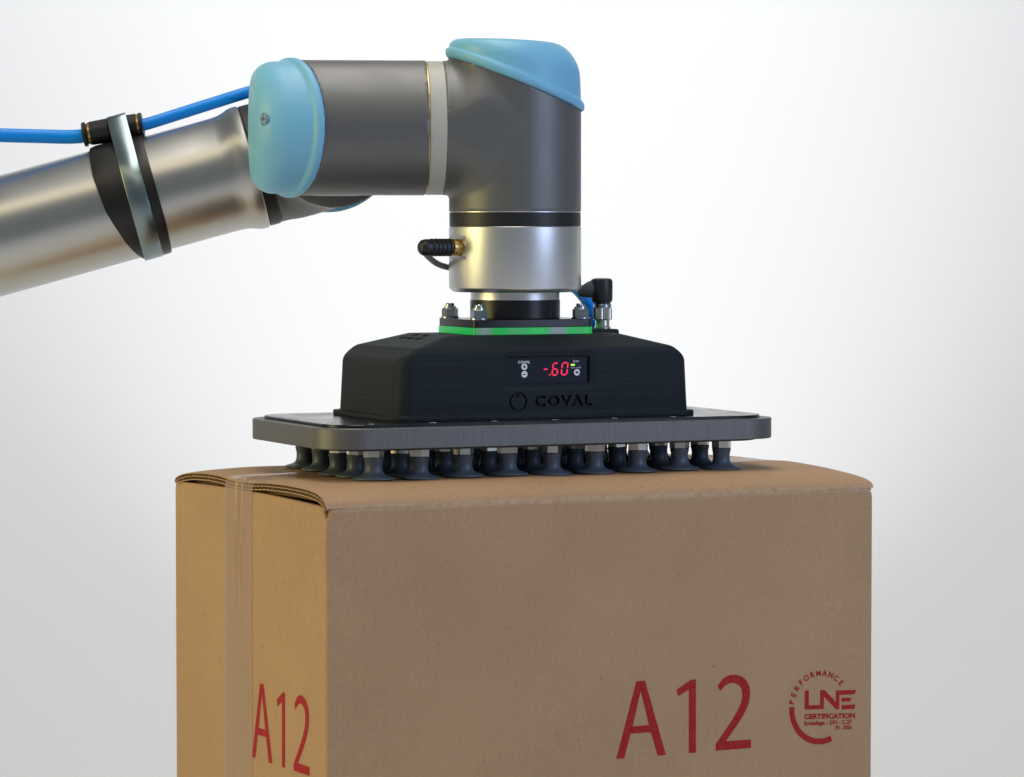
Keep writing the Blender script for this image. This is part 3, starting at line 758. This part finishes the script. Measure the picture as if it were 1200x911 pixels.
# ------------------------------------------------------------------ hose clamp on the forearm
fu = np.cross(fd, yp); fu = fu if fu[2] > 0 else -fu      # up, across the tube
fb = np.cross(fd, fu)                                     # sideways (depth)
fb = fb if fb[1] > 0 else -fb
TC = 135.; cc = C1+fd*TC
def tp(t, ang, r):      # ang 0 = up, + towards the camera
    return C1+fd*t+(fu*math.cos(ang)-fb*math.sin(ang))*r
clamp = thing('hose_clamp', 'bright metal strap over a black rubber pad around the silver robot forearm', 'clamp', cc+fu*48)
FR = 8.3; fc = cc+fu*(40+FR+.6)      # the union sits here
def hull_loop(r0, r1, off, n=140):
    pts = [(r0*math.sin(a), r0*math.cos(a)) for a in np.linspace(0, 2*math.pi, 220)]+[(r1*math.sin(a), off+r1*math.cos(a)) for a in np.linspace(0, 2*math.pi, 100)]
    pts = sorted(set((round(x, 5), round(y, 5)) for x, y in pts))
    def half(ps):
        h = []
        for p in ps:
            while len(h) > 1 and (h[-1][0]-h[-2][0])*(p[1]-h[-2][1])-(h[-1][1]-h[-2][1])*(p[0]-h[-2][0]) <= 0: h.pop()
            h.append(p)
        return h
    return half(pts)[:-1]+half(pts[::-1])[:-1]
def band():
    V = []; F = []; lp_o = hull_loop(42.2, FR+1.0, 40+FR+.6); 
    n = len(lp_o); w2 = 6.5
    c0 = np.mean(np.array(lp_o), 0)
    for dt, ins in ((-w2, 1.1), (-w2, .25), (-w2+.35, 0), (w2-.35, 0), (w2, .25), (w2, 1.1)):
        for x, y in lp_o:
            l = math.hypot(x, y); k = (l-ins)/l; lean = dt-(y)*.01
            V.append(cc+fd*lean+(-fb*x*k+fu*y*k))
    for k in range(5):
        for i in range(n): j = (i+1) % n; F.append((k*n+i, k*n+j, (k+1)*n+j, (k+1)*n+i))
    for i in range(n): j = (i+1) % n; F.append((5*n+i, 5*n+j, j, i))
    b_ = make('strap', V, F, 'strap', clamp, True, 40)
    return b_
band()
def pad():
    """rubber sheet wrapped round the tube; its far edge bulges"""
    angs = np.linspace(-math.radians(150), math.radians(175), 90); V = []; F = []
    def left(a):   # distance from the strap on the side away from the wrist
        return float(np.interp(math.degrees(a), [-150, -30, 0, 25, 60, 95, 130, 160, 175], [10, 18, 21, 23.5, 25, 23, 16, 9, 6]))
    def right(a): return float(np.interp(math.degrees(a), [-150, 0, 60, 120, 175], [12, 14.5, 13.5, 13.5, 12]))
    ns = 10
    for lay in (0, 1):
        for a in angs:
            for k in range(ns+1):
                t = TC-right(a)+(right(a)+left(a))*k/ns; e = min(k, ns-k)
                r = 40.1 if lay else (41.3 if e == 0 else 41.75)
                V.append(tp(t, a, r))
    n = ns+1; m = len(angs); N = n*m
    for i in range(m-1):
        for k in range(ns):
            q = i*n+k; F.append((q, q+1, q+n+1, q+n)); F.append((N+q, N+q+n, N+q+n+1, N+q+1))
        q = i*n; F.append((q, q+n, N+q+n, N+q)); q += ns; F.append((q, N+q, N+q+n, q+n))
    make('rubber_pad', V, F, 'rubber', clamp, True, 45)
pad()

# ------------------------------------------------------------------ blue air hose with its union
hose = thing('air_hose', 'bright blue air hose with black push-in union strapped on top of the forearm', 'hose', fc)
ua = -fd+fu*.02-yp*0; ua = ua/np.linalg.norm(ua)
ua = np.array([.98, .0, .165]); ua /= np.linalg.norm(ua)    # union axis: nearly level
uc = np.array([fc[0]-2, fc[1], fc[2]-.6])
lathe('union_body', [(-17.5, 7.2), (-16.8, 8.0), (-4.5, 8.3), (-3.5, 7.5), (-2.5, 6.6), (2.5, 6.6), (3.5, 7.5), (4.5, 8.3), (14.8, 8.2), (15.5, 7.4)], uc, ua, 'black', hose, 48)
for sgn in (-1, 1):
    lathe('brass_ring', [(16.5*sgn if sgn < 0 else 14.9, 7.7), (18.3*sgn if sgn < 0 else 16.7, 7.7)][::1], uc, ua, 'gold', hose, 48)
    t0 = -21.0 if sgn < 0 else 17.6; col = lathe('release_collar', [(t0-1.2, 7.6), (t0-.9, 8.3), (t0+1.0, 8.3), (t0+1.3, 7.6)], uc, ua, 'black', hose, 48)
    t1 = -19.8 if sgn < 0 else 16.6; lathe('collar_sleeve', [(t1-.9, 6.9), (t1+1.3, 6.9)], uc, ua, 'black', hose, 40)
lend = uc-ua*14; rend = uc+ua*12
def wp(px, py, y):
    f = 4139.1; c, s = math.cos(.0468), math.sin(.0468); X = (px-600)/f; Y = -(py-455.5)/f
    d = np.array([X, c+Y*s, -s+Y*c]); o = np.array([-.4, -2307.8, 160.3]); return o+d*(y-o[1])/d[1]
tube('hose', bez([wp(-150, 140, 40), wp(-70, 155, 66), wp(-10, 158.2, 76), wp(45, 159.8, 84), uc-ua*27+np.array([0, 0, -.5]), lend], 16), 4.75, 'hose', hose)
rp = [rend, uc+ua*21, wp(205, 135.2, 94), wp(250, 121.0, 103), wp(295, 107.2, 112), wp(335, 98, 140), wp(400, 95, 185), (-60, 215, 232), (0, 200, 210), (15, 120, 160), (33, 78, 128), wp(683, 346, 54), wp(694, 364, 49), wp(702, 390, 46)]
tube('hose', bez(rp, 14), 4.1, 'hose', hose)

# ------------------------------------------------------------------ connector cable
cable = thing('connector_cable', 'dark grey sensor cable with ribbed left plug and black right-angled plug by the flange', 'cable', FA+PD*48+np.array([0, 0, 144.6]))
pc = FA+np.array([0, 0, 144.6])
lathe('hex_base', [(40.2, 6.4), (41.0, 6.6), (42, 6.6)], pc, PD, 'nickel', cable, 6, 20)
V = lathe('brass_collar', [(41.5, 4.9), (42, 5.5), (44.6, 5.5), (45, 4.9), (45.6, 4.9), (46, 5.5), (48.6, 5.5), (49.2, 4.6)], pc, PD, 'gold', cable, 20, 20)
ribs = [(48.8, 4.4), (49.4, 5.2)]
t = 49.4
for k in range(5): ribs += [(t+.4, 5.75), (t+1.9, 5.75), (t+2.3, 5.0), (t+3.0, 5.0)]; t += 3.1
ribs += [(t+.5, 5.4), (t+3, 5.5), (t+5.5, 4.9), (t+7.0, 3.6), (t+7.6, 1.5)]
lathe('ribbed_plug', ribs, pc, PD, 'black', cable, 40, 30)
tipc = pc+PD*(t+3.5)
dn = tipc+np.array([-.5, 2, -3.])
path = [dn, wp(504, 303, -16), wp(513, 309.5, -2), wp(525, 313.5, 12), wp(540, 316, 34), (-20, 52, 128), (5, 60, 124), (30, 54, 119), (46, 42, 116), wp(686, 341, 27)]
tube('cable', bez(path, 14), 2.0, 'cable', cable)
# right-angled plug
ec = wp(706, 368, 24); ex, ey = ec[0], ec[1]
ez = lambda py: wp(706, py, 24)[2]
lathe('plug_body', [(ez(356), 4.5), (ez(354), 6.6), (ez(351), 7.2), (ez(330), 7.2), (ez(327.5), 6.7), (ez(326.3), 5.0)], (ex-.5, ey, 0), (0, 0, 1), 'black', cable, 40, 40)
be = wp(683, 342, 26); bs = wp(703, 336.5, 24)
dv = be-bs; ln = np.linalg.norm(dv)
lathe('cable_boot', [(0, 5.8), (ln*.55, 5.6), (ln*.8, 4.8), (ln*1.05, 3.6), (ln*1.25, 2.6)], bs, dv, 'cable', cable, 32, 40)
kn = []
V = []; F = []
def knurl(name, z0, z1, r, mat, n=28, par=None):
    poly = []
    for i in range(n*2): a = math.pi*i/n; rr = r if i % 2 else r-.35; poly.append((rr*math.cos(a), rr*math.sin(a)))
    return prism(name, poly, z0, z1, lambda p, q, h: (ex+p, ey+q, h), mat, par or cable, .3, 25)
knurl('coupling_nut', ez(374.5), ez(361), 6.3, 'nickel')
lathe('coupling_ring', [(ez(375.3), 5.9), (ez(374), 6.2)], (ex, ey, 0), (0, 0, 1), 'nickel', cable, 40)
lathe('coupling_neck', [(ez(362), 5.2), (ez(360), 5.9), (ez(357), 5.9), (ez(355), 5.2)], (ex, ey, 0), (0, 0, 1), 'steel', cable, 40)
lathe('socket', [(89.6, 5.2), (ez(383), 5.3), (ez(382), 4.7), (ez(374), 4.7)], (ex, ey, 0), (0, 0, 1), 'nickel', cable, 40)
